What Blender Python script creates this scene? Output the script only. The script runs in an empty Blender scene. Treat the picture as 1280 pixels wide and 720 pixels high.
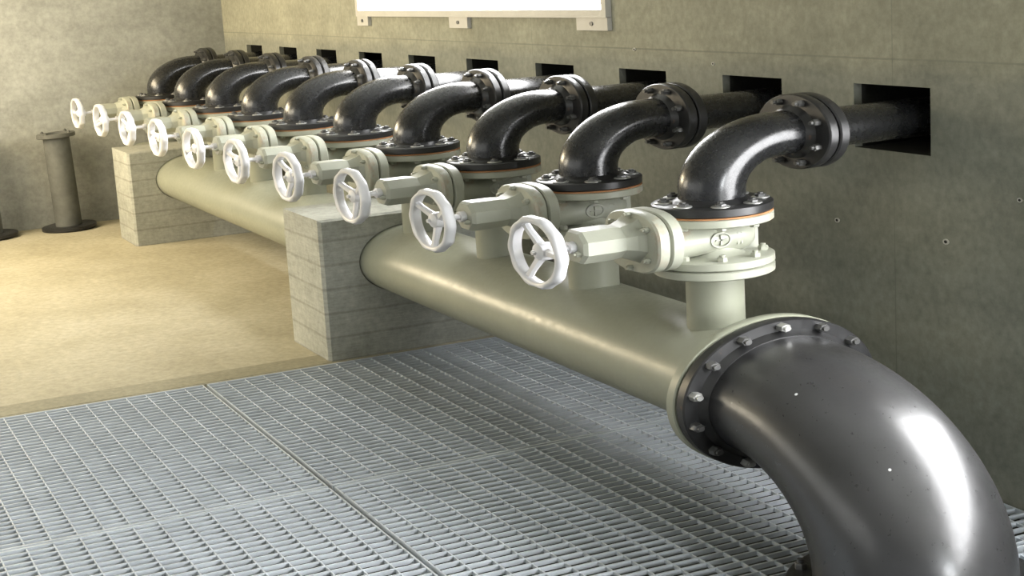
import bpy, bmesh, math, random
from math import pi, sin, cos, radians
from mathutils import Vector, Matrix, Euler

random.seed(7)
SC = bpy.context.scene
COL = SC.collection

# ------------------------------------------------------------------ camera, world, light, exposure
# All heights below are multiplied by H when a mesh is built: the photograph shows every fitting
# lower than it is wide (flat ovals instead of circles), and the parts are modelled that way.
H = 0.65

yaw, pitch, roll = radians(24.545), radians(11.297), radians(-3.503)
fwd = Vector((-cos(yaw) * cos(pitch), sin(yaw) * cos(pitch), -sin(pitch)))
rgt = fwd.cross(Vector((0, 0, 1))).normalized()
upv = rgt.cross(fwd)
r2 = rgt * cos(roll) + upv * sin(roll)
u2 = -rgt * sin(roll) + upv * cos(roll)
cam = bpy.data.objects.new('camera', bpy.data.cameras.new('camera'))
COL.objects.link(cam)
M = Matrix((r2, u2, -fwd)).transposed().to_4x4()
M.translation = Vector((5.190, -3.226, 2.116))
cam.matrix_world = M
cam.data.sensor_width = 36
cam.data.lens = 2014.355 / 1280 * 36
cam.data.clip_start = 0.05
SC.camera = cam

W = bpy.data.worlds.new('world')
SC.world = W
W.use_nodes = True
W.node_tree.nodes['Background'].inputs[0].default_value = (0.93, 0.97, 1.0, 1)
W.node_tree.nodes['Background'].inputs[1].default_value = 0.26

def area(name, loc, target, sx, sy, power, color):
    d = bpy.data.lights.new(name, 'AREA')
    d.shape = 'RECTANGLE'; d.size = sx; d.size_y = sy; d.energy = power; d.color = color
    o = bpy.data.objects.new(name, d)
    COL.objects.link(o)
    o.location = loc
    o.rotation_euler = (Vector(target) - Vector(loc)).to_track_quat('-Z', 'Y').to_euler()
    return o
area('daylight_side_windows', (-6.0, -6.0, 2.4), (-8.6, 0.5, 1.55), 5.0, 1.3, 215, (1.0, 0.89, 0.68))
area('warm_lamp', (-8.3, -3.2, 2.75), (-6.2, 0.8, 1.9), 3.2, 1.4, 300, (1.0, 0.83, 0.56))
area('added_wall_fill', (-0.5, -6.2, 2.3), (-0.5, 0.8, 1.7), 7.0, 2.2, 75, (1.0, 1.0, 0.95))  # soft fill added to brighten the back wall, no known windows there
area('added_grating_fill', (8.8, 0.2, 1.55), (-1.0, -1.3, 0.0), 1.2, 1.4, 230, (0.95, 0.98, 1.0))  # cool fill added to brighten the grating, not a known window
PANE1, PANE2 = 21.0, 18.0       # brightness of the two daylit windows in the back wall

SC.view_settings.view_transform = 'Standard'
SC.view_settings.look = 'None'
SC.view_settings.gamma = 1
SC.view_settings.use_curve_mapping = False
SC.view_settings.exposure = 0.15

# ------------------------------------------------------------------ materials
def nt(name):
    m = bpy.data.materials.new(name); m.use_nodes = True
    t = m.node_tree
    return m, t, t.nodes['Principled BSDF']

def N(t, kind, **kw):
    n = t.nodes.new(kind)
    for k, v in kw.items():
        if k in n.inputs: n.inputs[k].default_value = v
        else: setattr(n, k, v)
    return n

def ramp(t, fac, stops):
    r = t.nodes.new('ShaderNodeValToRGB')
    e = r.color_ramp.elements
    while len(e) < len(stops): e.new(0.5)
    for el, (p, c) in zip(e, stops):
        el.position = p
        el.color = (*c, 1) if len(c) == 3 else c
    t.links.new(fac, r.inputs[0])
    return r.outputs[0]

def coords(t, scale=(1, 1, 1)):
    tc = t.nodes.new('ShaderNodeTexCoord')
    mp = t.nodes.new('ShaderNodeMapping')
    mp.inputs['Scale'].default_value = scale
    t.links.new(tc.outputs['Object'], mp.inputs[0])
    return mp.outputs[0]

def noise(t, vec, scale, detail=6, rough=0.6):
    n = N(t, 'ShaderNodeTexNoise', Scale=scale, Detail=detail, Roughness=rough)
    t.links.new(vec, n.inputs['Vector'])
    return n.outputs['Fac']

def mix(t, a, b, fac, mode='MIX'):
    n = t.nodes.new('ShaderNodeMix'); n.data_type = 'RGBA'; n.blend_type = mode
    for s, v in ((n.inputs[0], fac), (n.inputs[6], a), (n.inputs[7], b)):
        if hasattr(v, 'is_output'): t.links.new(v, s)
        elif isinstance(v, (int, float)): s.default_value = v
        else: s.default_value = (*v, 1)
    return n.outputs[2]

def bump(t, b, h, strength, dist=0.01):
    n = N(t, 'ShaderNodeBump', Strength=strength, Distance=dist)
    t.links.new(h, n.inputs['Height'])
    t.links.new(n.outputs[0], b.inputs['Normal'])

def wave(t, vec, scale, direction, dist=0.0):
    n = N(t, 'ShaderNodeTexWave', Scale=scale, Distortion=dist)
    n.bands_direction = direction
    t.links.new(vec, n.inputs['Vector'])
    return n.outputs['Fac']

def concrete(name, dark, mid, light, boards=None, scale=1.0, joints=None, stain=None, lit_above=None):
    m, t, b = nt(name)
    v = coords(t)
    big = noise(t, v, 0.9 * scale, 5, 0.6)
    vs = coords(t, (1, 1, 3.2))
    streak = noise(t, vs, 2.3 * scale, 8, 0.7)
    fine = noise(t, v, 26 * scale, 8, 0.7)
    c = ramp(t, big, [(0.30, dark), (0.5, mid), (0.72, light)])
    c2 = ramp(t, streak, [(0.28, dark), (0.5, mid), (0.75, light)])
    c = mix(t, c, c2, 0.5)
    f = ramp(t, fine, [(0.3, (0.78, 0.78, 0.78)), (0.7, (1.12, 1.12, 1.12))])
    c = mix(t, c, f, 1.0, 'MULTIPLY')
    h = fine
    sep = t.nodes.new('ShaderNodeSeparateXYZ'); t.links.new(v, sep.inputs[0])
    if lit_above is not None:                          # upper wall lightened: its brighter lighting is put into the colour
        pa = N(t, 'ShaderNodeMath', operation='MULTIPLY_ADD'); t.links.new(streak, pa.inputs[0]); pa.inputs[1].default_value = 0.12; t.links.new(sep.outputs[2], pa.inputs[2])
        pr = N(t, 'ShaderNodeMapRange'); t.links.new(pa.outputs[0], pr.inputs[0]); pr.inputs[1].default_value = lit_above + 0.03; pr.inputs[2].default_value = lit_above + 0.12; pr.inputs[3].default_value = 0.0; pr.inputs[4].default_value = 1.0
        c = mix(t, c, mix(t, c, (1.28, 1.24, 1.15), 1.0, 'MULTIPLY'), pr.outputs[0])
    if joints:                                    # thin dark construction and panel joints: (axis, position, half width)
        for ax, pos, hw in joints:
            s = N(t, 'ShaderNodeMath', operation='SUBTRACT'); t.links.new(sep.outputs[ax], s.inputs[0]); s.inputs[1].default_value = pos
            wob = N(t, 'ShaderNodeMath', operation='MULTIPLY_ADD'); t.links.new(streak, wob.inputs[0]); wob.inputs[1].default_value = hw * 1.5; t.links.new(s.outputs[0], wob.inputs[2])
            a = N(t, 'ShaderNodeMath', operation='ABSOLUTE'); t.links.new(wob.outputs[0], a.inputs[0])
            l = N(t, 'ShaderNodeMath', operation='LESS_THAN'); t.links.new(a.outputs[0], l.inputs[0]); l.inputs[1].default_value = hw
            k = N(t, 'ShaderNodeMath', operation='MULTIPLY'); t.links.new(l.outputs[0], k.inputs[0]); t.links.new(big, k.inputs[1])
            c = mix(t, c, dark, k.outputs[0])
    if boards:
        vb = coords(t, (0.35, 0.35, 1))
        wv = wave(t, vb, boards, 'Z', 0.6)
        line = ramp(t, wv, [(0.0, (0.62, 0.61, 0.57)), (0.05, (1, 1, 1))])
        c = mix(t, c, line, 0.55, 'MULTIPLY')
        grain = noise(t, coords(t, (3, 3, 40)), 3, 6, 0.7)
        g = ramp(t, grain, [(0.3, (0.85, 0.85, 0.84)), (0.7, (1.08, 1.08, 1.08))])
        c = mix(t, c, g, 1.0, 'MULTIPLY')
        h = grain
    if stain:
        sn = noise(t, v, 1.7, 4, 0.7)
        sf = ramp(t, sn, [(0.5, (0, 0, 0)), (0.72, (1, 1, 1))])
        c = mix(t, c, stain, sf)
    t.links.new(c, b.inputs['Base Color'])
    b.inputs['Roughness'].default_value = 0.86
    b.inputs['Specular IOR Level'].default_value = 0.25
    bump(t, b, h, 0.25, 0.008)
    return m

def paint(name, base, var, rough=0.4, rust=0.0, spec=0.5, metallic=0.0, coat=0.0, bumpy=0.05, chips=None):
    m, t, b = nt(name)
    v = coords(t)
    n1 = noise(t, v, 4.5, 6, 0.65)
    c = ramp(t, n1, [(0.3, tuple(x * (1 - var) for x in base)), (0.7, tuple(x * (1 + var) for x in base))])
    n2 = noise(t, v, 38, 6, 0.7)
    if rust:
        rf = ramp(t, n1, [(0.66 - rust, (0, 0, 0)), (0.76, (0.8, 0.8, 0.8))])
        c = mix(t, c, (0.27, 0.12, 0.045), rf)
    if chips:
        vo = N(t, 'ShaderNodeTexVoronoi', Scale=9.0); t.links.new(v, vo.inputs['Vector'])
        cf = ramp(t, vo.outputs['Distance'], [(0.035, (1, 1, 1)), (0.06, (0, 0, 0))])
        gate = ramp(t, noise(t, v, 3.1, 2, 0.5), [(0.56, (0, 0, 0)), (0.6, (1, 1, 1))])
        c = mix(t, c, chips, mix(t, cf, gate, 1.0, 'MULTIPLY'))
    t.links.new(c, b.inputs['Base Color'])
    rr = ramp(t, n2, [(0.3, (rough * 0.8,) * 3), (0.7, (min(1, rough * 1.25),) * 3)])
    t.links.new(rr, b.inputs['Roughness'])
    b.inputs['Specular IOR Level'].default_value = spec
    b.inputs['Metallic'].default_value = metallic
    b.inputs['Coat Weight'].default_value = coat
    b.inputs['Coat Roughness'].default_value = 0.15
    if bumpy: bump(t, b, n2, bumpy, 0.006)
    return m

MAT = {}
MAT['wall'] = concrete('wall_concrete', (0.175, 0.179, 0.147), (0.25, 0.254, 0.21), (0.33, 0.332, 0.275), lit_above=2.47 * H,
                       joints=[(2, 2.56 * H, 0.004), (0, -0.02, 0.003), (0, -3.3, 0.003), (0, -6.6, 0.006)])
MAT['wall_end'] = concrete('end_wall_concrete', (0.25, 0.255, 0.23), (0.36, 0.367, 0.335), (0.47, 0.477, 0.44), scale=0.7)
MAT['floor'] = concrete('floor_screed', (0.33, 0.295, 0.20), (0.45, 0.41, 0.295), (0.56, 0.525, 0.41), scale=0.8)
MAT['kerb'] = concrete('kerb_concrete', (0.24, 0.225, 0.16), (0.33, 0.305, 0.215), (0.41, 0.38, 0.275))
MAT['block'] = concrete('board_formed_concrete', (0.29, 0.295, 0.255), (0.42, 0.425, 0.375), (0.53, 0.535, 0.48), boards=2.3)
MAT['pit'] = concrete('shaded_pit_concrete', (0.03, 0.03, 0.026), (0.05, 0.05, 0.043), (0.07, 0.07, 0.06))  # near black: the shade below the grating is put into the colour
MAT['hole'] = concrete('shaded_opening_concrete', (0.02, 0.02, 0.018), (0.035, 0.035, 0.03), (0.06, 0.06, 0.05))  # wall concrete turned near black, shade inside the openings put into the colour
MAT['header'] = paint('grey_green_header_paint', (0.30, 0.31, 0.24), 0.06, 0.36, bumpy=0.02)
MAT['valve'] = paint('grey_green_valve_paint', (0.37, 0.38, 0.31), 0.08, 0.38, rust=0.08, bumpy=0.06)
MAT['wheel'] = paint('white_handwheel_paint', (0.72, 0.72, 0.74), 0.05, 0.33, bumpy=0.04)
MAT['black'] = paint('black_bitumen_paint', (0.013, 0.0135, 0.0145), 0.25, 0.27, spec=0.5, coat=0.2, bumpy=0.015)
MAT['blackflange'] = paint('black_flange_paint', (0.019, 0.019, 0.0195), 0.3, 0.34, spec=0.5, rust=0.01, bumpy=0.1)
MAT['graphite'] = paint('graphite_pipe_paint', (0.028, 0.028, 0.029), 0.25, 0.32, spec=0.7, coat=0.15, bumpy=0.05, chips=(0.55, 0.56, 0.55))
MAT['rust'] = paint('rusty_gasket', (0.36, 0.17, 0.07), 0.4, 0.8, bumpy=0.2)
MAT['bolt'] = paint('zinc_bolt', (0.42, 0.42, 0.40), 0.2, 0.35, metallic=0.6, bumpy=0.05)
MAT['blackbolt'] = paint('painted_bolt', (0.07, 0.07, 0.068), 0.4, 0.35, spec=0.7, bumpy=0.1)
MAT['grate'] = paint('galvanised_steel', (0.60, 0.645, 0.69), 0.12, 0.42, metallic=0.3, bumpy=0.05)
MAT['stand'] = paint('dull_grey_pipe_paint', (0.125, 0.128, 0.115), 0.3, 0.6, bumpy=0.08)
MAT['frame'] = paint('grey_white_window_frame', (0.50, 0.48, 0.43), 0.04, 0.5, bumpy=0.02)
for key, st in (('pane', PANE1), ('pane2', PANE2)):
    mp_, tp_, bp_ = nt('backlit_window_' + key)
    bp_.inputs['Base Color'].default_value = (0.9, 0.9, 0.9, 1)
    bp_.inputs['Emission Color'].default_value = (0.98, 0.985, 1, 1)
    bp_.inputs['Emission Strength'].default_value = st
    MAT[key] = mp_
m_, t_, b_ = nt('dark_bore')
b_.inputs['Base Color'].default_value = (0.02, 0.02, 0.018, 1); b_.inputs['Roughness'].default_value = 0.9
MAT['dark'] = m_

# ------------------------------------------------------------------ mesh builder
AX = {'x': Matrix(((0, 0, 1), (1, 0, 0), (0, 1, 0))),      # local (u, v, axis) -> world
      'y': Matrix(((1, 0, 0), (0, 0, 1), (0, 1, 0))),
      'z': Matrix(((1, 0, 0), (0, 1, 0), (0, 0, 1)))}

class MB:
    def __init__(s): s.v = []; s.f = []
    def add(s, vs, fs):
        o = len(s.v); s.v += [Vector(q) for q in vs]; s.f += [[i + o for i in f] for f in fs]; return s
    def box(s, lo, hi):
        x0, y0, z0 = lo; x1, y1, z1 = hi
        return s.add([(x0, y0, z0), (x1, y0, z0), (x1, y1, z0), (x0, y1, z0), (x0, y0, z1), (x1, y0, z1), (x1, y1, z1), (x0, y1, z1)],
                     [(0, 3, 2, 1), (4, 5, 6, 7), (0, 1, 5, 4), (1, 2, 6, 5), (2, 3, 7, 6), (3, 0, 4, 7)])
    def chbox(s, lo, hi, c):
        """box with chamfered vertical edges and top rim"""
        (x0, y0, z0), (x1, y1, z1) = lo, hi
        def ring(i, z): return [(x0 + i + c, y0 + i, z), (x1 - i - c, y0 + i, z), (x1 - i, y0 + i + c, z), (x1 - i, y1 - i - c, z),
                                (x1 - i - c, y1 - i, z), (x0 + i + c, y1 - i, z), (x0 + i, y1 - i - c, z), (x0 + i, y0 + i + c, z)]
        vs = ring(0, z0) + ring(0, z1 - c) + ring(c, z1)
        fs = [tuple(range(7, -1, -1)), tuple(range(16, 24))]
        for r in range(2):
            for i in range(8): j = (i + 1) % 8; fs.append((r * 8 + i, r * 8 + j, r * 8 + 8 + j, r * 8 + 8 + i))
        return s.add(vs, fs)
    def lathe(s, prof, axis='z', c=(0, 0, 0), seg=40, ru=1.0, rv=1.0, lobes=None, power=2.0, rot=0.0):
        """prof: list of (radius, height along axis); closed with caps where radius > 0 at the ends unless the profile closes on itself"""
        A = AX[axis]; c = Vector(c); vs = []; fs = []
        closed = prof[0] == prof[-1]
        P = prof[:-1] if closed else prof
        for (r, h) in P:
            for i in range(seg):
                a = 2 * pi * i / seg + rot
                cu, cv = cos(a), sin(a)
                if power != 2.0:
                    k = (abs(cu) ** power + abs(cv) ** power) ** (-1 / power); cu *= k; cv *= k
                rr = r
                if lobes and r > lobes[2]: rr = r + lobes[1] * cos(lobes[0] * a)
                vs.append(c + A @ Vector((rr * cu * ru, rr * cv * rv, h)))
        n = len(P)
        for k in range(n if closed else n - 1):
            k2 = (k + 1) % n
            for i in range(seg):
                j = (i + 1) % seg
                fs.append((k * seg + i, k * seg + j, k2 * seg + j, k2 * seg + i))
        if not closed:
            if P[0][0] > 1e-6: fs.append(tuple(range(seg - 1, -1, -1)))
            if P[-1][0] > 1e-6: fs.append(tuple((n - 1) * seg + i for i in range(seg)))
        return s.add(vs, fs)
    def cyl(s, r, h0, h1, axis='z', c=(0, 0, 0), seg=24, ch=0.0, **kw):
        if ch: p = [(r - ch, h0), (r, h0 + ch), (r, h1 - ch), (r - ch, h1)]
        else: p = [(r, h0), (r, h1)]
        return s.lathe(p, axis, c, seg, **kw)
    def ringdisc(s, r, ri, h0, h1, axis='z', c=(0, 0, 0), seg=56, ch=0.006, **kw):
        p = [(ri, h0), (r - ch, h0), (r, h0 + ch), (r, h1 - ch), (r - ch, h1), (ri, h1), (ri, h0)]
        return s.lathe(p, axis, c, seg, **kw)
    def sweep(s, path, seg=40, caps=True):
        """path: list of (centre, tangent, side vector, radius_side, radius_other)"""
        vs = []; fs = []
        for (p, t, sd, ra, rb) in path:
            p, t, sd = Vector(p), Vector(t).normalized(), Vector(sd).normalized()
            ot = t.cross(sd)
            for i in range(seg):
                a = 2 * pi * i / seg
                vs.append(p + sd * (ra * cos(a)) + ot * (rb * sin(a)))
        n = len(path)
        for k in range(n - 1):
            for i in range(seg):
                j = (i + 1) % seg
                fs.append((k * seg + i, k * seg + j, (k + 1) * seg + j, (k + 1) * seg + i))
        if caps:
            fs.append(tuple(range(seg - 1, -1, -1))); fs.append(tuple((n - 1) * seg + i for i in range(seg)))
        return s.add(vs, fs)
    def prism(s, poly, h0, h1, axis='z', c=(0, 0, 0)):
        A = AX[axis]; c = Vector(c); n = len(poly)
        vs = [c + A @ Vector((u, v, h0)) for u, v in poly] + [c + A @ Vector((u, v, h1)) for u, v in poly]
        fs = [tuple(range(n - 1, -1, -1)), tuple(range(n, 2 * n))] + [(i, (i + 1) % n, n + (i + 1) % n, n + i) for i in range(n)]
        return s.add(vs, fs)
    def mesh(s, name, mat, smooth=35):
        me = bpy.data.meshes.new(name)
        me.from_pydata([(q.x, q.y, q.z * H) for q in s.v], [], s.f)
        bm = bmesh.new(); bm.from_mesh(me)
        bmesh.ops.recalc_face_normals(bm, faces=bm.faces)
        bm.to_mesh(me); bm.free()
        if smooth:
            me.polygons.foreach_set('use_smooth', [True] * len(me.polygons))
            me.set_sharp_from_angle(angle=radians(smooth))
        me.materials.append(MAT[mat])
        return me
    def build(s, name, mat, parent=None, smooth=35, loc=(0, 0, 0)):
        o = bpy.data.objects.new(name, s.mesh(name, mat, smooth))
        COL.objects.link(o)
        o.location = (loc[0], loc[1], loc[2] * H)
        if parent: o.parent = parent
        return o

def tag(o, label, cat, group=None):
    o['label'] = label; o['category'] = cat
    if group: o['group'] = group
    return o
def thing(name, label, cat, loc=(0, 0, 0), group=None):
    o = bpy.data.objects.new(name, None)
    COL.objects.link(o)
    o.location = (loc[0], loc[1], loc[2] * H); o.empty_display_size = 0.1
    return tag(o, label, cat, group)
def structure(o):
    o['kind'] = 'structure'; return o
def copy_tree(o, parent=None):
    c = o.copy(); COL.objects.link(c)
    if parent: c.parent = parent
    for ch in list(o.children): copy_tree(ch, c)
    return c

# ------------------------------------------------------------------ dimensions
NV = 10                        # ten branches, one metre apart, k = 0 nearest
YW = 0.875                     # face of the back wall
XL = -10.02                    # face of the end wall
XE = -3.21                     # edge of the concrete floor / start of the grating
ZP, RP = 0.817, 0.297          # header pipe axis height and radius
ZF = 1.841                     # top face of the black flange on each valve
RF = 0.232                     # flange radius
RB = 0.372                     # elbow: flange face to axis
HT, HB, HL, HR = 2.3935, 1.9872, -0.276, 0.206   # wall openings
WX0, WX1, WZ0, WZ1 = -6.13, -2.38, 2.862, 3.95    # window pane
VX0, VX1, VZ0, VZ1 = 0.82, 5.0, 1.35, 3.3   # second, lower window of the back wall, right of the picture
ZC = 4.6                       # ceiling
ZS = 1.682                     # valve stem axis height

# ------------------------------------------------------------------ setting
fl = MB(); fl.box((XL - 0.2, -6.3, -0.25), (XE, YW + 0.2, 0.0))
structure(fl.build('floor', 'floor', smooth=0))
kb = MB(); kb.box((XE - 0.23, -6.3, -0.02), (XE - 0.012, -0.51, 0.004))
structure(kb.build('trim_1', 'kerb', smooth=0))
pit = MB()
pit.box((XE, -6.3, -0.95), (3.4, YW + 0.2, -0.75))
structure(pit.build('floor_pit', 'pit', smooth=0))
fr_ = MB(); fr_.box((XE + 0.0, -6.3, 0 - 0.75), (3.4, -3.42, 0.0)); fr_.box((3.14, -3.42, -0.75), (9.0, YW + 0.2, 0.0)); fr_.box((3.4, -6.3, -0.75), (9.0, -3.42, 0))
structure(fr_.build('floor_near', 'floor', smooth=0))

# back wall with ten square openings and one window, one shell with real reveals
def wall_back():
    xs = sorted(set([XL, 9.0, WX0, WX1, VX0, VX1] + [-k + HL for k in range(NV)] + [-k + HR for k in range(NV)]))
    zs = sorted([-0.8, HB, HT, WZ0, WZ1, VZ0, VZ1, ZC])
    def void(i, j):
        cx = (xs[i] + xs[i + 1]) / 2; cz = (zs[j] + zs[j + 1]) / 2
        if HB < cz < HT:
            for k in range(NV):
                if -k + HL < cx < -k + HR: return 'h'
        if (WZ0 < cz < WZ1 and WX0 < cx < WX1) or (VZ0 < cz < VZ1 and VX0 < cx < VX1): return 'w'
        return ''
    mb = MB(); mh = MB(); D = 0.55
    q = lambda m, a, b, c, d: m.add([a, b, c, d], [(0, 1, 2, 3)])
    for i in range(len(xs) - 1):
        for j in range(len(zs) - 1):
            x0, x1, z0, z1 = xs[i], xs[i + 1], zs[j], zs[j + 1]
            v = void(i, j)
            if not v:
                q(mb, (x0, YW, z0), (x1, YW, z0), (x1, YW, z1), (x0, YW, z1))
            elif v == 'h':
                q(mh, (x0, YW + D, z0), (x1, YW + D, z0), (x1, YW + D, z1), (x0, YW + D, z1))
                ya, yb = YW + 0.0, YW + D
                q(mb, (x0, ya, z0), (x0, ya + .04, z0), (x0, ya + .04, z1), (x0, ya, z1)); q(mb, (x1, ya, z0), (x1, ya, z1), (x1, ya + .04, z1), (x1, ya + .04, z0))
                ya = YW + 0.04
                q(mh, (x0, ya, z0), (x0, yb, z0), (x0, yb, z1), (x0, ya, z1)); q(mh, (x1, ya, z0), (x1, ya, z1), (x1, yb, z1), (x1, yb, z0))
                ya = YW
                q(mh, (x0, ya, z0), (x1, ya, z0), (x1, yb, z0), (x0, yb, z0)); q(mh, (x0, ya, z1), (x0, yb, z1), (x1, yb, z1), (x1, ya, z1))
            else:
                ya, yb = YW, YW + 0.12
                if not void(i - 1, j): q(mb, (x0, ya, z0), (x0, yb, z0), (x0, yb, z1), (x0, ya, z1))
                if not void(i + 1, j): q(mb, (x1, ya, z0), (x1, ya, z1), (x1, yb, z1), (x1, yb, z0))
                if not void(i, j - 1): q(mb, (x0, ya, z0), (x1, ya, z0), (x1, yb, z0), (x0, yb, z0))
                if not void(i, j + 1): q(mb, (x0, ya, z1), (x0, yb, z1), (x1, yb, z1), (x1, ya, z1))
    w = structure(mb.build('wall_back', 'wall', smooth=0))
    mh.build('shaded_opening_faces', 'hole', w, smooth=0)
    for (x, z, r) in ((-0.404, 1.489, 0.012), (0.294, 1.483, 0.013), (-0.9, 1.47, 0.008), (0.70, 1.80, 0.01), (-1.35, 2.47, 0.009), (-2.1, 2.55, 0.010)):
        t = MB(); t.lathe([(r * 0.75, -0.003), (r * 1.3, -0.003), (r * 1.3, 0.003), (r * 0.75, 0.003), (r * 0.75, -0.003)], 'y', (0, 0, 0), 16)
        o = t.build('tie_hole_ring', 'frame', w, loc=(x, YW - 0.002, z))
        d = MB(); d.cyl(r * 0.78, -0.0025, 0.003, 'y', (0, 0, 0), 14); d.build('tie_hole', 'dark', o)
    return w
wall_back()
wl = MB(); wl.box((XL - 0.2, -6.3, -0.05), (XL, YW + 0.2, ZC))
structure(wl.build('wall_left', 'wall_end', smooth=0))
ce = MB(); ce.box((XL - 0.2, -6.3, ZC), (9.0, YW + 0.2, ZC + 0.2))
structure(ce.build('ceiling', 'wall_end', smooth=0))

# windows: proud steel frame with three screw tabs, pale backlit pane
def window(name, xa0, xb0, WZ0, WZ1):
    wf = MB()
    y0, y1 = YW - 0.035, YW
    wf.box((xa0 - 0.05, y0, WZ0 - 0.065), (xb0 + 0.05, y1, WZ0)); wf.box((xa0 - 0.05, y0, WZ1), (xb0 + 0.05, y1, WZ1 + 0.065))
    wf.box((xa0 - 0.05, y0, WZ0), (xa0, y1, WZ1)); wf.box((xb0, y0, WZ0), (xb0 + 0.05, y1, WZ1))
    wo = structure(wf.build(name, 'frame', smooth=0))
    pn = MB(); pn.box((xa0, YW + 0.01, WZ0), (xb0, YW + 0.03, WZ1)); pn.build('pane', 'pane' if name == 'window_1' else 'pane2', wo, smooth=0)
    for (xa, xb, zb) in ((-0.05, 0.175, 2.672), (1.68, 1.97, 2.668), (3.45, 3.80, 2.672)):
        xa += xa0; xb += xa0; zb += WZ0 - 2.84
        tb = MB(); tb.box((xa, y0 + 0.008, zb), (xb, y1, WZ0 - 0.06))
        o = tb.build('screw_tab', 'frame', wo, smooth=0)
        sc = MB(); sc.cyl(0.018, -0.004, 0.004, 'y', ((xa + xb) / 2, y0 + 0.006, zb + 0.055), 12); sc.build('screw', 'blackbolt', o)
window('window_1', WX0, WX1, WZ0, WZ1)
window('window_2', VX0, VX1, VZ0, VZ1)

# ------------------------------------------------------------------ header pipe (built before the small fittings)
HX0, HX1 = -9.75, 0.375
hp = thing('header_pipe', 'long thick grey-green header pipe running through two concrete blocks along the wall', 'pipe', (0, 0, ZP))
mb = MB(); mb.lathe([(RP, HX0), (RP, HX1 - 0.02)], 'x', (0, 0, 0), 72); mb.lathe([(0.0, HX0 - 0.1), (RP * 0.6, HX0 - 0.08), (RP * 0.9, HX0 - 0.045), (RP, HX0)], 'x', (0, 0, 0), 72)
mb.build('pipe_shell', 'header', hp)
EF = 0.425                     # big flange radius
mb = MB(); mb.ringdisc(EF, RP * 0.9, HX1 - 0.055, HX1, 'x', (0, 0, 0), 80); mb.build('end_flange', 'header', hp)
mb = MB(); mb.cyl(0.113, 0.25, 1.435 - ZP, 'z', (0, 0, 0), 40)
br0 = mb.build('branch', 'header', hp)
mb = MB(); mb.ringdisc(RF, 0.10, 1.425 - ZP, 1.475 - ZP, 'z', (0, 0, 0)); mb.build('branch_flange', 'valve', br0)
for k in range(1, NV):
    c = copy_tree(br0, hp); c.location.x = -k

# ------------------------------------------------------------------ concrete support blocks with a bored hole for the pipe
def block(label, x1, x0, ya, yb, top):
    seg = 64; r = RP + 0.006
    def edge(a):
        c_, s_ = cos(a), sin(a); ts = []
        if c_ > 1e-9: ts.append((yb) / c_)
        if c_ < -1e-9: ts.append((ya) / c_)
        if s_ > 1e-9: ts.append((top - ZP) / s_)
        if s_ < -1e-9: ts.append((-ZP) / s_)
        k = min(ts); return (k * c_, ZP + k * s_)
    angs = [2 * pi * i / seg for i in range(seg)] + [math.atan2(z - ZP, y) % (2 * pi) for y in (ya, yb) for z in (0.0, top)]
    angs = sorted(set(round(a, 6) for a in angs)); n = len(angs)
    inn = [(r * cos(a), ZP + r * sin(a)) for a in angs]; out = [edge(a) for a in angs]
    c = 0.018
    def shrink(p):
        y, z = p
        return (min(max(y, ya + c), yb - c), min(z, top - c))
    rings = [(x1, inn), (x1, [shrink(p) for p in out]), (x1 - c, out), (x0 + c, out), (x0, [shrink(p) for p in out]), (x0, inn)]
    mb = MB(); vs = []; fs = []
    for x, rg in rings: vs += [(x, y, z) for y, z in rg]
    m = len(rings)
    for k in range(m):
        k2 = (k + 1) % m
        for i in range(n):
            j = (i + 1) % n
            fs.append((k * n + i, k * n + j, k2 * n + j, k2 * n + i))
    mb.add(vs, fs)
    o = mb.build('concrete_block', 'block', None, smooth=25)
    tag(o, label, 'support block', 'concrete blocks carrying the header pipe')
    return o
block('nearer board-marked concrete block around the grey pipe at the grating edge', -3.244, -3.907, -0.525, 0.52, 1.232)
block('farther board-marked concrete block around the grey pipe near the end wall', -8.232, -8.857, -0.52, 0.52, 1.211)

# ------------------------------------------------------------------ big black outlet elbow at the near end
BR = 0.332
be = thing('outlet_elbow', 'large glossy graphite black pipe elbow bending down through the foreground', 'pipe elbow', (HX1, 0, ZP))
XB = 0.75                      # bend radius
path = []
path.append(((0.02, 0, 0), (1, 0, 0), (0, 1, 0), BR, BR)); path.append(((0.06, 0, 0), (1, 0, 0), (0, 1, 0), BR, BR))
for i in range(0, 37):
    a = pi / 2 * i / 36
    path.append(((0.08 + 0.715 * sin(a), 0, -0.715 * (1 - cos(a))), (cos(a), 0, -sin(a)), (0, 1, 0), BR, BR))
path.append(((0.795, 0, -0.745), (0, 0, -1), (0, 1, 0), BR, BR))
mb = MB(); mb.sweep(path, 64); mb.build('bend', 'graphite', be, smooth=50)
def bolt(mb, c, axis, r=0.018, h=0.02, stud=0.012, rot=0.0, sgn=1):
    mb.lathe([(r, 0), (r, sgn * h * 0.8), (r * 0.85, sgn * h)], axis, c, 6, rot=rot)
    if stud: mb.cyl(r * 0.55, min(0, sgn * (h + stud)), max(0, sgn * (h + stud)), axis, c, 10)
mb = MB(); mb.ringdisc(EF - 0.004, BR * 0.9, 0.008, 0.062, 'x', (0, 0, 0), 80)
mb.lathe([(BR, 0.062), (BR + 0.03, 0.0625), (BR + 0.004, 0.09), (BR, 0.09)], 'x', (0, 0, 0), 64)
bf = mb.build('flange', 'blackflange', be)
mb = MB(); mb.ringdisc(EF - 0.03, BR, 0.0, 0.009, 'x', (0, 0, 0), 64, ch=0.001); mb.build('gasket', 'rust', be)
NB = 14
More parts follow.
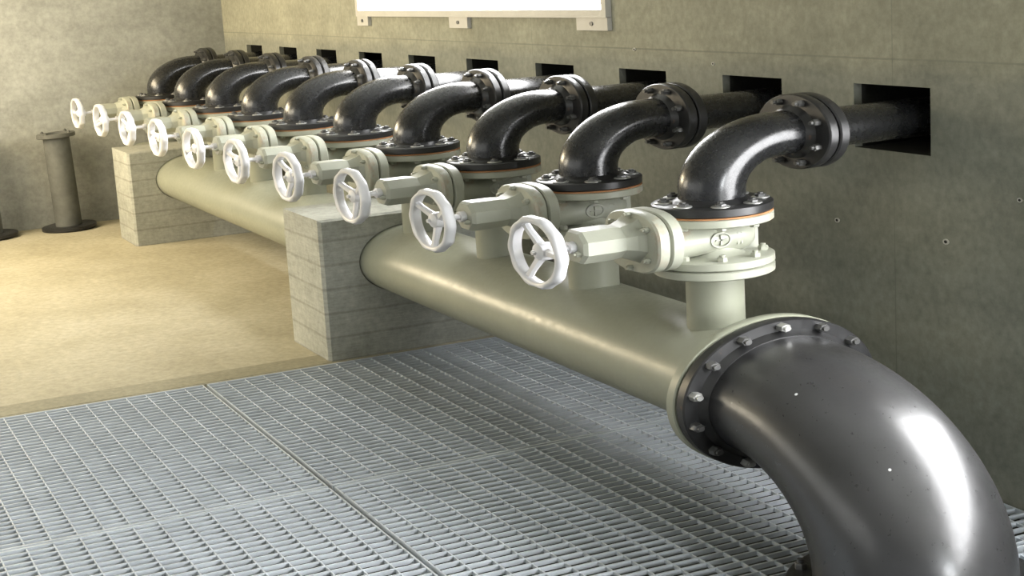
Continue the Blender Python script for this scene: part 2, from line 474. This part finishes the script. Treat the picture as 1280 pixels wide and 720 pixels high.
for i in range(NB):
    a = 2 * pi * (i + 0.5) / NB
    mb = MB(); bolt(mb, (0, 0, 0), 'x', 0.025, 0.034, 0.012, a)
    mb.build('flange_bolt', 'bolt' if i % 3 == 0 else 'blackbolt', bf, loc=(0.062, 0.386 * cos(a), 0.386 * sin(a)))
mb = MB(); mb.ringdisc(EF, BR * 0.9, -0.795, -0.735, 'z', (0.795, 0, 0), 72)
lf = mb.build('flange', 'blackflange', be)
for i in range(NB):
    a = 2 * pi * (i + 0.5) / NB
    mb = MB(); bolt(mb, (0, 0, 0), 'z', 0.021, 0.032, 0.02, a)
    mb.build('flange_bolt', 'blackbolt', lf, loc=(0.795 + 0.386 * cos(a), 0.386 * sin(a), -0.735))
# steel ring that the elbow's lower flange is bolted to, lying in the grating
mb = MB(); mb.ringdisc(EF, BR * 0.9, -0.03, 0.018, 'z', (0, 0, 0), 72)
fo = mb.build('floor_flange', 'blackflange', None, loc=(HX1 + 0.795, 0, 0))
tag(fo, 'dark flange ring set in the grating under the big black elbow', 'flange')

# ------------------------------------------------------------------ grating panels
PX, PY, BT, RT = 0.0575, 0.1025, 0.008, 0.006
def grating(label, x0, x1, ya, yb):
    t = MB(); g = 0.010
    xa, xb, y0, y1 = x0 + g, x1 - g, ya + g, yb - g
    nb = round((xb - xa) / PX)
    for i in range(1, nb):
        x = xa + (xb - xa) * i / nb
        t.box((x - BT / 2, y0 + 0.008, -0.028), (x + BT / 2, y1 - 0.008, -0.001))
    nr = round((y1 - y0) / PY)
    rods = MB()
    for i in range(1, nr):
        y = y0 + (y1 - y0) * i / nr
        rods.box((xa + 0.006, y - RT / 2, -0.026), (xb - 0.006, y + RT / 2, -0.0045))
    e = MB()
    e.box((xa, y0, -0.055), (xb, y0 + 0.007, -0.002)); e.box((xa, y1 - 0.007, -0.055), (xb, y1, -0.002))
    e.box((xa, y0 + 0.007, -0.055), (xa + 0.012, y1 - 0.007, 0.001)); e.box((xb - 0.012, y0 + 0.007, -0.055), (xb, y1 - 0.007, 0.001))
    o = thing('grating_panel', label, 'grating', ((x0 + x1) / 2, (ya + yb) / 2, 0), 'galvanised floor grating panels')
    for nm, m in (('bearing_bars', t), ('cross_rods', rods), ('edge_frame', e)):
        for q in m.v: q.x -= (x0 + x1) / 2; q.y -= (ya + yb) / 2
        m.build(nm, 'grate', o, smooth=0)
    return o
grating('galvanised grating panel at left, beside the concrete floor edge', XE, -1.105, -3.36, -1.25)
grating('galvanised grating panel in the lower left corner, nearest the camera', -1.105, 1.0, -3.36, -1.25)
grating('shaded galvanised grating panel in front of the nearer concrete block', XE, -1.105, -1.25, 0.865)
grating('galvanised grating panel under the near end of the grey header pipe', -1.105, 1.0, -1.25, 0.865)
grating('galvanised grating panel carrying the big black elbow', 1.0, 3.1, -1.25, 0.865)
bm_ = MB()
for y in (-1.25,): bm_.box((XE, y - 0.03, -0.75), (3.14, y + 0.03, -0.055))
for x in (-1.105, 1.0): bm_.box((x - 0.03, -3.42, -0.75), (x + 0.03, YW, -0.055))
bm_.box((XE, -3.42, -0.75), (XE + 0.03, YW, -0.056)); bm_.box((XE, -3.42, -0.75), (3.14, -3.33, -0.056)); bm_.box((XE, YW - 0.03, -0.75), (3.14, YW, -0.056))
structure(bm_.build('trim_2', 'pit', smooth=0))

# ------------------------------------------------------------------ the row of gate valves, elbows and wall pipes
ORD = ['nearest', 'second', 'third', 'fourth', 'fifth', 'sixth', 'seventh', 'eighth', 'ninth', 'farthest']
ZT, ZB = 1.778, 1.53           # valve top flange top, bottom flange top
ZBAR = 1.632

def bolts_ring(name, parent, mat, n, r, z, axis, c, sgn=1, br=0.017, h=0.02, stud=0.012, off=0.5):
    for i in range(n):
        a = 2 * pi * (i + off) / n
        mb = MB(); bolt(mb, (0, 0, 0), axis, br, h, stud, a, sgn)
        v = AX[axis] @ Vector((r * cos(a), r * sin(a), z)) + Vector(c)
        mb.build(name, mat, parent, loc=v)

def make_valve():
    t = thing('gate_valve', '', 'gate valve', (0, 0, 0), 'gate valves along the header pipe')
    b = MB()
    # barrel along y with rounded rear, oval in section, plus necks and ribs
    prof = [(0.135, -0.25), (0.112, -0.20), (0.102, -0.1), (0.102, 0.07), (0.096, 0.11), (0.076, 0.142), (0.045, 0.158), (0.0, 0.163)]
    b.lathe(prof, 'y', (0, 0, ZBAR), 40)
    b.lathe([(0.12, ZB), (0.10, ZB + 0.012), (0.085, ZB + 0.04), (0.08, ZBAR)], 'z', (0, 0, 0), 36)
    b.lathe([(0.08, ZBAR), (0.09, ZT - 0.09), (0.125, ZT - 0.05)], 'z', (0, 0, 0), 36)
    b.box((-0.013, 0.12, ZB - 0.005), (0.013, 0.195, ZT - 0.05))
    b.cyl(0.05, 0.0, 0.05, 'x', (-0.085, 0.165, ZBAR), 20)
    b.lathe([(0.046, 0.088), (0.046, 0.106), (0.038, 0.106), (0.038, 0.088), (0.046, 0.088)], 'x', (0, -0.03, ZBAR), 24)
    b.box((0.09, -0.034, ZBAR - 0.03), (0.107, -0.026, ZBAR + 0.03)); b.box((0.09, -0.055, ZBAR - 0.004), (0.107, -0.005, ZBAR + 0.004))
    for y in (0.045, 0.062): b.box((0.085, y, ZBAR - 0.04), (0.100, y + 0.008, ZBAR + 0.03))
    b.build('valve_body', 'valve', t)
    f = MB(); f.ringdisc(RF, 0.10, ZT - 0.05, ZT, 'z', (0, 0, 0)); tf = f.build('top_flange', 'valve', t)
    bolts_ring('bolt_head', tf, 'valve', 8, 0.19, ZT - 0.05, 'z', (0, 0, 0), -1, 0.02, 0.024, 0)
    f = MB(); f.ringdisc(RF, 0.10, 1.48, ZB, 'z', (0, 0, 0)); bfl = f.build('bottom_flange', 'valve', t)
    bolts_ring('bolt_head', bfl, 'valve', 8, 0.19, ZB, 'z', (0, 0, 0), 1, 0.02, 0.026, 0.012)
    g = MB(); g.ringdisc(RF - 0.001, 0.10, ZT, ZT + 0.0095, 'z', (0, 0, 0), ch=0.001); g.build('top_gasket', 'rust', t)
    # bonnet flange pair: rounded squares facing the wheel
    f = MB(); f.lathe([(0.0, -0.302), (0.187, -0.302), (0.195, -0.296), (0.195, -0.255), (0.187, -0.25), (0.0, -0.25)], 'y', (0, 0, ZS - 0.015), 56, ru=1.08, rv=0.90, power=2.7)
    f.build('body_flange', 'valve', t)
    f = MB(); f.lathe([(0.0, -0.36), (0.187, -0.36), (0.195, -0.352), (0.195, -0.314), (0.187, -0.308), (0.0, -0.308)], 'y', (0, 0, ZS - 0.015), 56, ru=1.08, rv=0.90, power=2.7)
    bf_ = f.build('bonnet_flange', 'valve', t)
    for a in (35, 90, 145, 215, 270, 325):
        a = radians(a)
        mb = MB(); bolt(mb, (0, 0, 0), 'y', 0.017, 0.018, 0.008, 0, -1)
        mb.build('bonnet_bolt', 'valve', bf_, loc=(0.16 * cos(a), -0.36, ZS - 0.01 + 0.155 * sin(a)))
    # bonnet: flat-topped taper to the gland
    oct_ = [(-0.5, 1), (0.5, 1), (1, 0.4), (1, -0.4), (0.5, -1), (-0.5, -1), (-1, -0.4), (-1, 0.4)]
    bn = MB()
    rings = [(-0.355, 0.135, 0.13), (-0.385, 0.105, 0.105), (-0.425, 0.088, 0.086), (-0.455, 0.092, 0.092), (-0.585, 0.092, 0.092), (-0.60, 0.080, 0.08)]
    vs = [(u * a, y, ZS + v * b_) for (y, a, b_) in rings for (u, v) in oct_]
    fs = [tuple(range(8)), tuple(range(len(vs) - 1, len(vs) - 9, -1))]
    for k in range(len(rings) - 1):
        for i in range(8): j = (i + 1) % 8; fs.append((k * 8 + i, k * 8 + j, k * 8 + 8 + j, k * 8 + 8 + i))
    bn.add(vs, fs)
    bo = bn.build('bonnet', 'valve', t, smooth=20)
    for sx in (-1, 1):
        mb = MB(); bolt(mb, (0, 0, 0), 'y', 0.016, 0.018, 0.01, 0, -1); mb.build('gland_bolt', 'valve', bo, loc=(sx * 0.05, -0.60, ZS - 0.03))
    st = MB(); st.cyl(0.034, -0.625, -0.595, 'y', (0, 0, ZS), 20); st.cyl(0.019, -0.73, -0.61, 'y', (0, 0, ZS), 16)
    st.build('stem', 'wheel', t)
    # handwheel
    hw = bpy.data.objects.new('handwheel', None); COL.objects.link(hw); hw.parent = t
    hw.location = (0, -0.745, ZS * H); hw.empty_display_size = 0.1
    rim = MB(); R0 = 0.210
    rim.lathe([(R0 - 0.036, -0.018), (R0 - 0.026, -0.025), (R0 - 0.010, -0.025), (R0 + 0.001, -0.016), (R0 + 0.003, 0.010), (R0 - 0.008, 0.022), (R0 - 0.026, 0.024), (R0 - 0.034, 0.014), (R0 - 0.036, -0.018)],
              'y', (0, 0, 0), 96, lobes=(10, 0.004, R0 - 0.011), rv=0.95)
    rim.build('rim', 'wheel', hw, smooth=50)
    hub = MB(); hub.lathe([(0.0, -0.012), (0.022, -0.012), (0.03, -0.008), (0.046, 0.0), (0.05, 0.012), (0.05, 0.05), (0.042, 0.06), (0.0, 0.06)], 'y', (0, 0, 0), 28)
    hub.cyl(0.013, -0.024, -0.01, 'y', (0, 0, 0), 6)
    hub.build('hub', 'wheel', hw)
    return t, hw

def spokes(hw, phase):
    for i in range(3):
        a = radians(phase + 120 * i)
        d = Vector((cos(a), 0, sin(a))); s = Vector((-sin(a), 0, cos(a)))
        mb = MB(); vs = []; fs = []
        prof = [(0.035, 0.026, 0.024, 0.016), (0.07, 0.022, 0.018, 0.014), (0.13, 0.019, 0.006, 0.012), (0.176, 0.022, 0.0, 0.012)]
        for (rr, hwid, yo, th) in prof:
            p = d * rr + Vector((0, yo, 0))
            vs += [p + s * hwid * 0.6 - Vector((0, th, 0)), p + s * hwid, p + s * hwid * 0.6 + Vector((0, th, 0)), p - s * hwid * 0.6 + Vector((0, th, 0)), p - s * hwid, p - s * hwid * 0.6 - Vector((0, th, 0))]
        for k in range(3):
            for j in range(6): fs.append((k * 6 + j, k * 6 + (j + 1) % 6, k * 6 + 6 + (j + 1) % 6, k * 6 + 6 + j))
        fs += [tuple(range(6)), tuple(range(18, 24))]
        mb.add(vs, fs); mb.build('spoke', 'wheel', hw, smooth=40)

ER = 0.130                      # elbow pipe radius
def make_elbow():
    t = thing('pipe_elbow', '', 'pipe elbow', (0, 0, ZF), 'black elbows along the header pipe')
    pth = [((0, 0, -0.03), (0, 0, 1), (1, 0, 0), ER * 1.0, ER * 1.0)]
    R = RB - 0.085
    pth.append(((0, 0, 0.02), (0, 0, 1), (1, 0, 0), ER, ER))
    z1 = RB - 0.025
    zs = z1 - R
    for i in range(25):
        a = pi / 2 * i / 24
        pth.append(((0, R * (1 - cos(a)), zs + R * sin(a)), (0, sin(a), cos(a)), (1, 0, 0), ER, ER))
    pth.append(((0, RB - 0.05, z1), (0, 1, 0), (1, 0, 0), ER, ER)); pth.append(((0, RB + 0.04, z1), (0, 1, 0), (1, 0, 0), ER, ER))
    mb = MB(); mb.sweep(pth, 48); mb.build('bend', 'black', t, smooth=50)
    f = MB(); f.ringdisc(RF, 0.11, -0.053, 0.0, 'z', (0, 0, 0)); f.lathe([(ER + 0.028, 0.0), (ER + 0.006, 0.022), (ER - 0.01, 0.03)], 'z', (0, 0, 0), 40)
    lo = f.build('lower_flange', 'blackflange', t)
    for i in range(8):
        a = 2 * pi * (i + 0.5) / 8
        w_ = MB(); w_.cyl(0.036, 0.0, 0.008, 'z', (0, 0, 0), 20, ch=0.002)
        wo_ = w_.build('washer', 'bolt', lo, loc=(0.186 * cos(a), 0.186 * sin(a), 0.0))
        mb = MB(); bolt(mb, (0, 0, 0.008), 'z', 0.022, 0.016, 0.008, a); mb.build('nut', 'blackbolt', lo, loc=(0.186 * cos(a), 0.186 * sin(a), 0.0))
    f = MB(); f.ringdisc(0.235, 0.11, RB, RB + 0.043, 'y', (0, 0, z1), ru=1.06, rv=0.95); f.lathe([(ER + 0.028, RB), (ER + 0.006, RB - 0.022), (ER - 0.01, RB - 0.03)], 'y', (0, 0, z1), 40)
    up = f.build('upper_flange', 'blackflange', t)
    bolts_ring('nut', up, 'blackbolt', 8, 0.188, RB, 'y', (0, 0, z1), -1, 0.021, 0.026, 0.014)
    return t
def make_wall_pipe():
    z1 = ZF + RB - 0.025
    t = thing('wall_pipe', '', 'pipe', (0, 0, z1), 'black pipes entering the wall openings')
    mb = MB(); mb.cyl(0.118, RB + 0.06, YW + 0.5, 'y', (0, 0, 0), 44); mb.build('pipe_shell', 'black', t)
    f = MB(); f.ringdisc(0.235, 0.10, RB + 0.050, RB + 0.094, 'y', (0, 0, 0), ru=1.06, rv=0.95); f.build('flange', 'blackflange', t)
    return t

V0, HW0 = make_valve()
E0 = make_elbow()
P0 = make_wall_pipe()
PH = [2, 32, 36, 20, 40, 75, 48, 28, 85, 60]
valves, elbows, pipes = [V0], [E0], [P0]
for k in range(1, NV):
    for proto, lst in ((V0, valves), (E0, elbows), (P0, pipes)):
        c = copy_tree(proto); c.location.x = -k; lst.append(c)
for k in range(NV):
    o = ORD[k]
    nth = {'nearest': 'nearest to the big elbow', 'farthest': 'farthest of the row by the end wall'}.get(o, o + ' from the big elbow')
    valves[k]['label'] = 'grey gate valve with white handwheel, ' + nth
    elbows[k]['label'] = 'black flanged pipe elbow on a gate valve, ' + nth
    pipes[k]['label'] = 'straight black pipe entering a wall opening, ' + nth
    hw = [c for c in valves[k].children if c.name.startswith('handwheel')][0]
    spokes(hw, PH[k])

# ------------------------------------------------------------------ spare flanged pipes standing by the end wall
def stand(label, x, y):
    t = thing('flanged_pipe', label, 'pipe', (x, y, 0), 'flanged pipes standing by the end wall')
    mb = MB(); mb.cyl(0.118, 0.03, 1.30, 'z', (0, 0, 0), 40); mb.build('pipe_shell', 'stand', t)
    f = MB(); f.ringdisc(0.245, 0.10, 0.0, 0.05, 'z', (0, 0, 0)); f.build('base_flange', 'blackflange', t)
    f = MB(); f.ringdisc(0.172, 0.10, 1.29, 1.345, 'z', (0, 0, 0)); tf = f.build('top_flange', 'stand', t)
    for i in range(4):
        a = pi / 4 + pi / 2 * i
        mb = MB(); bolt(mb, (0, 0, 0), 'z', 0.016, 0.02, 0.01, a); mb.build('nut', 'stand', tf, loc=(0.146 * cos(a), 0.146 * sin(a), 1.345))
    t.rotation_euler.x = 0.035; t.location.z = 0.008
    return t
stand('upright grey flanged pipe standing on the floor by the end wall, right one', -9.76, -0.80)
stand('upright grey flanged pipe cut off by the left picture edge', -9.76, -1.50)
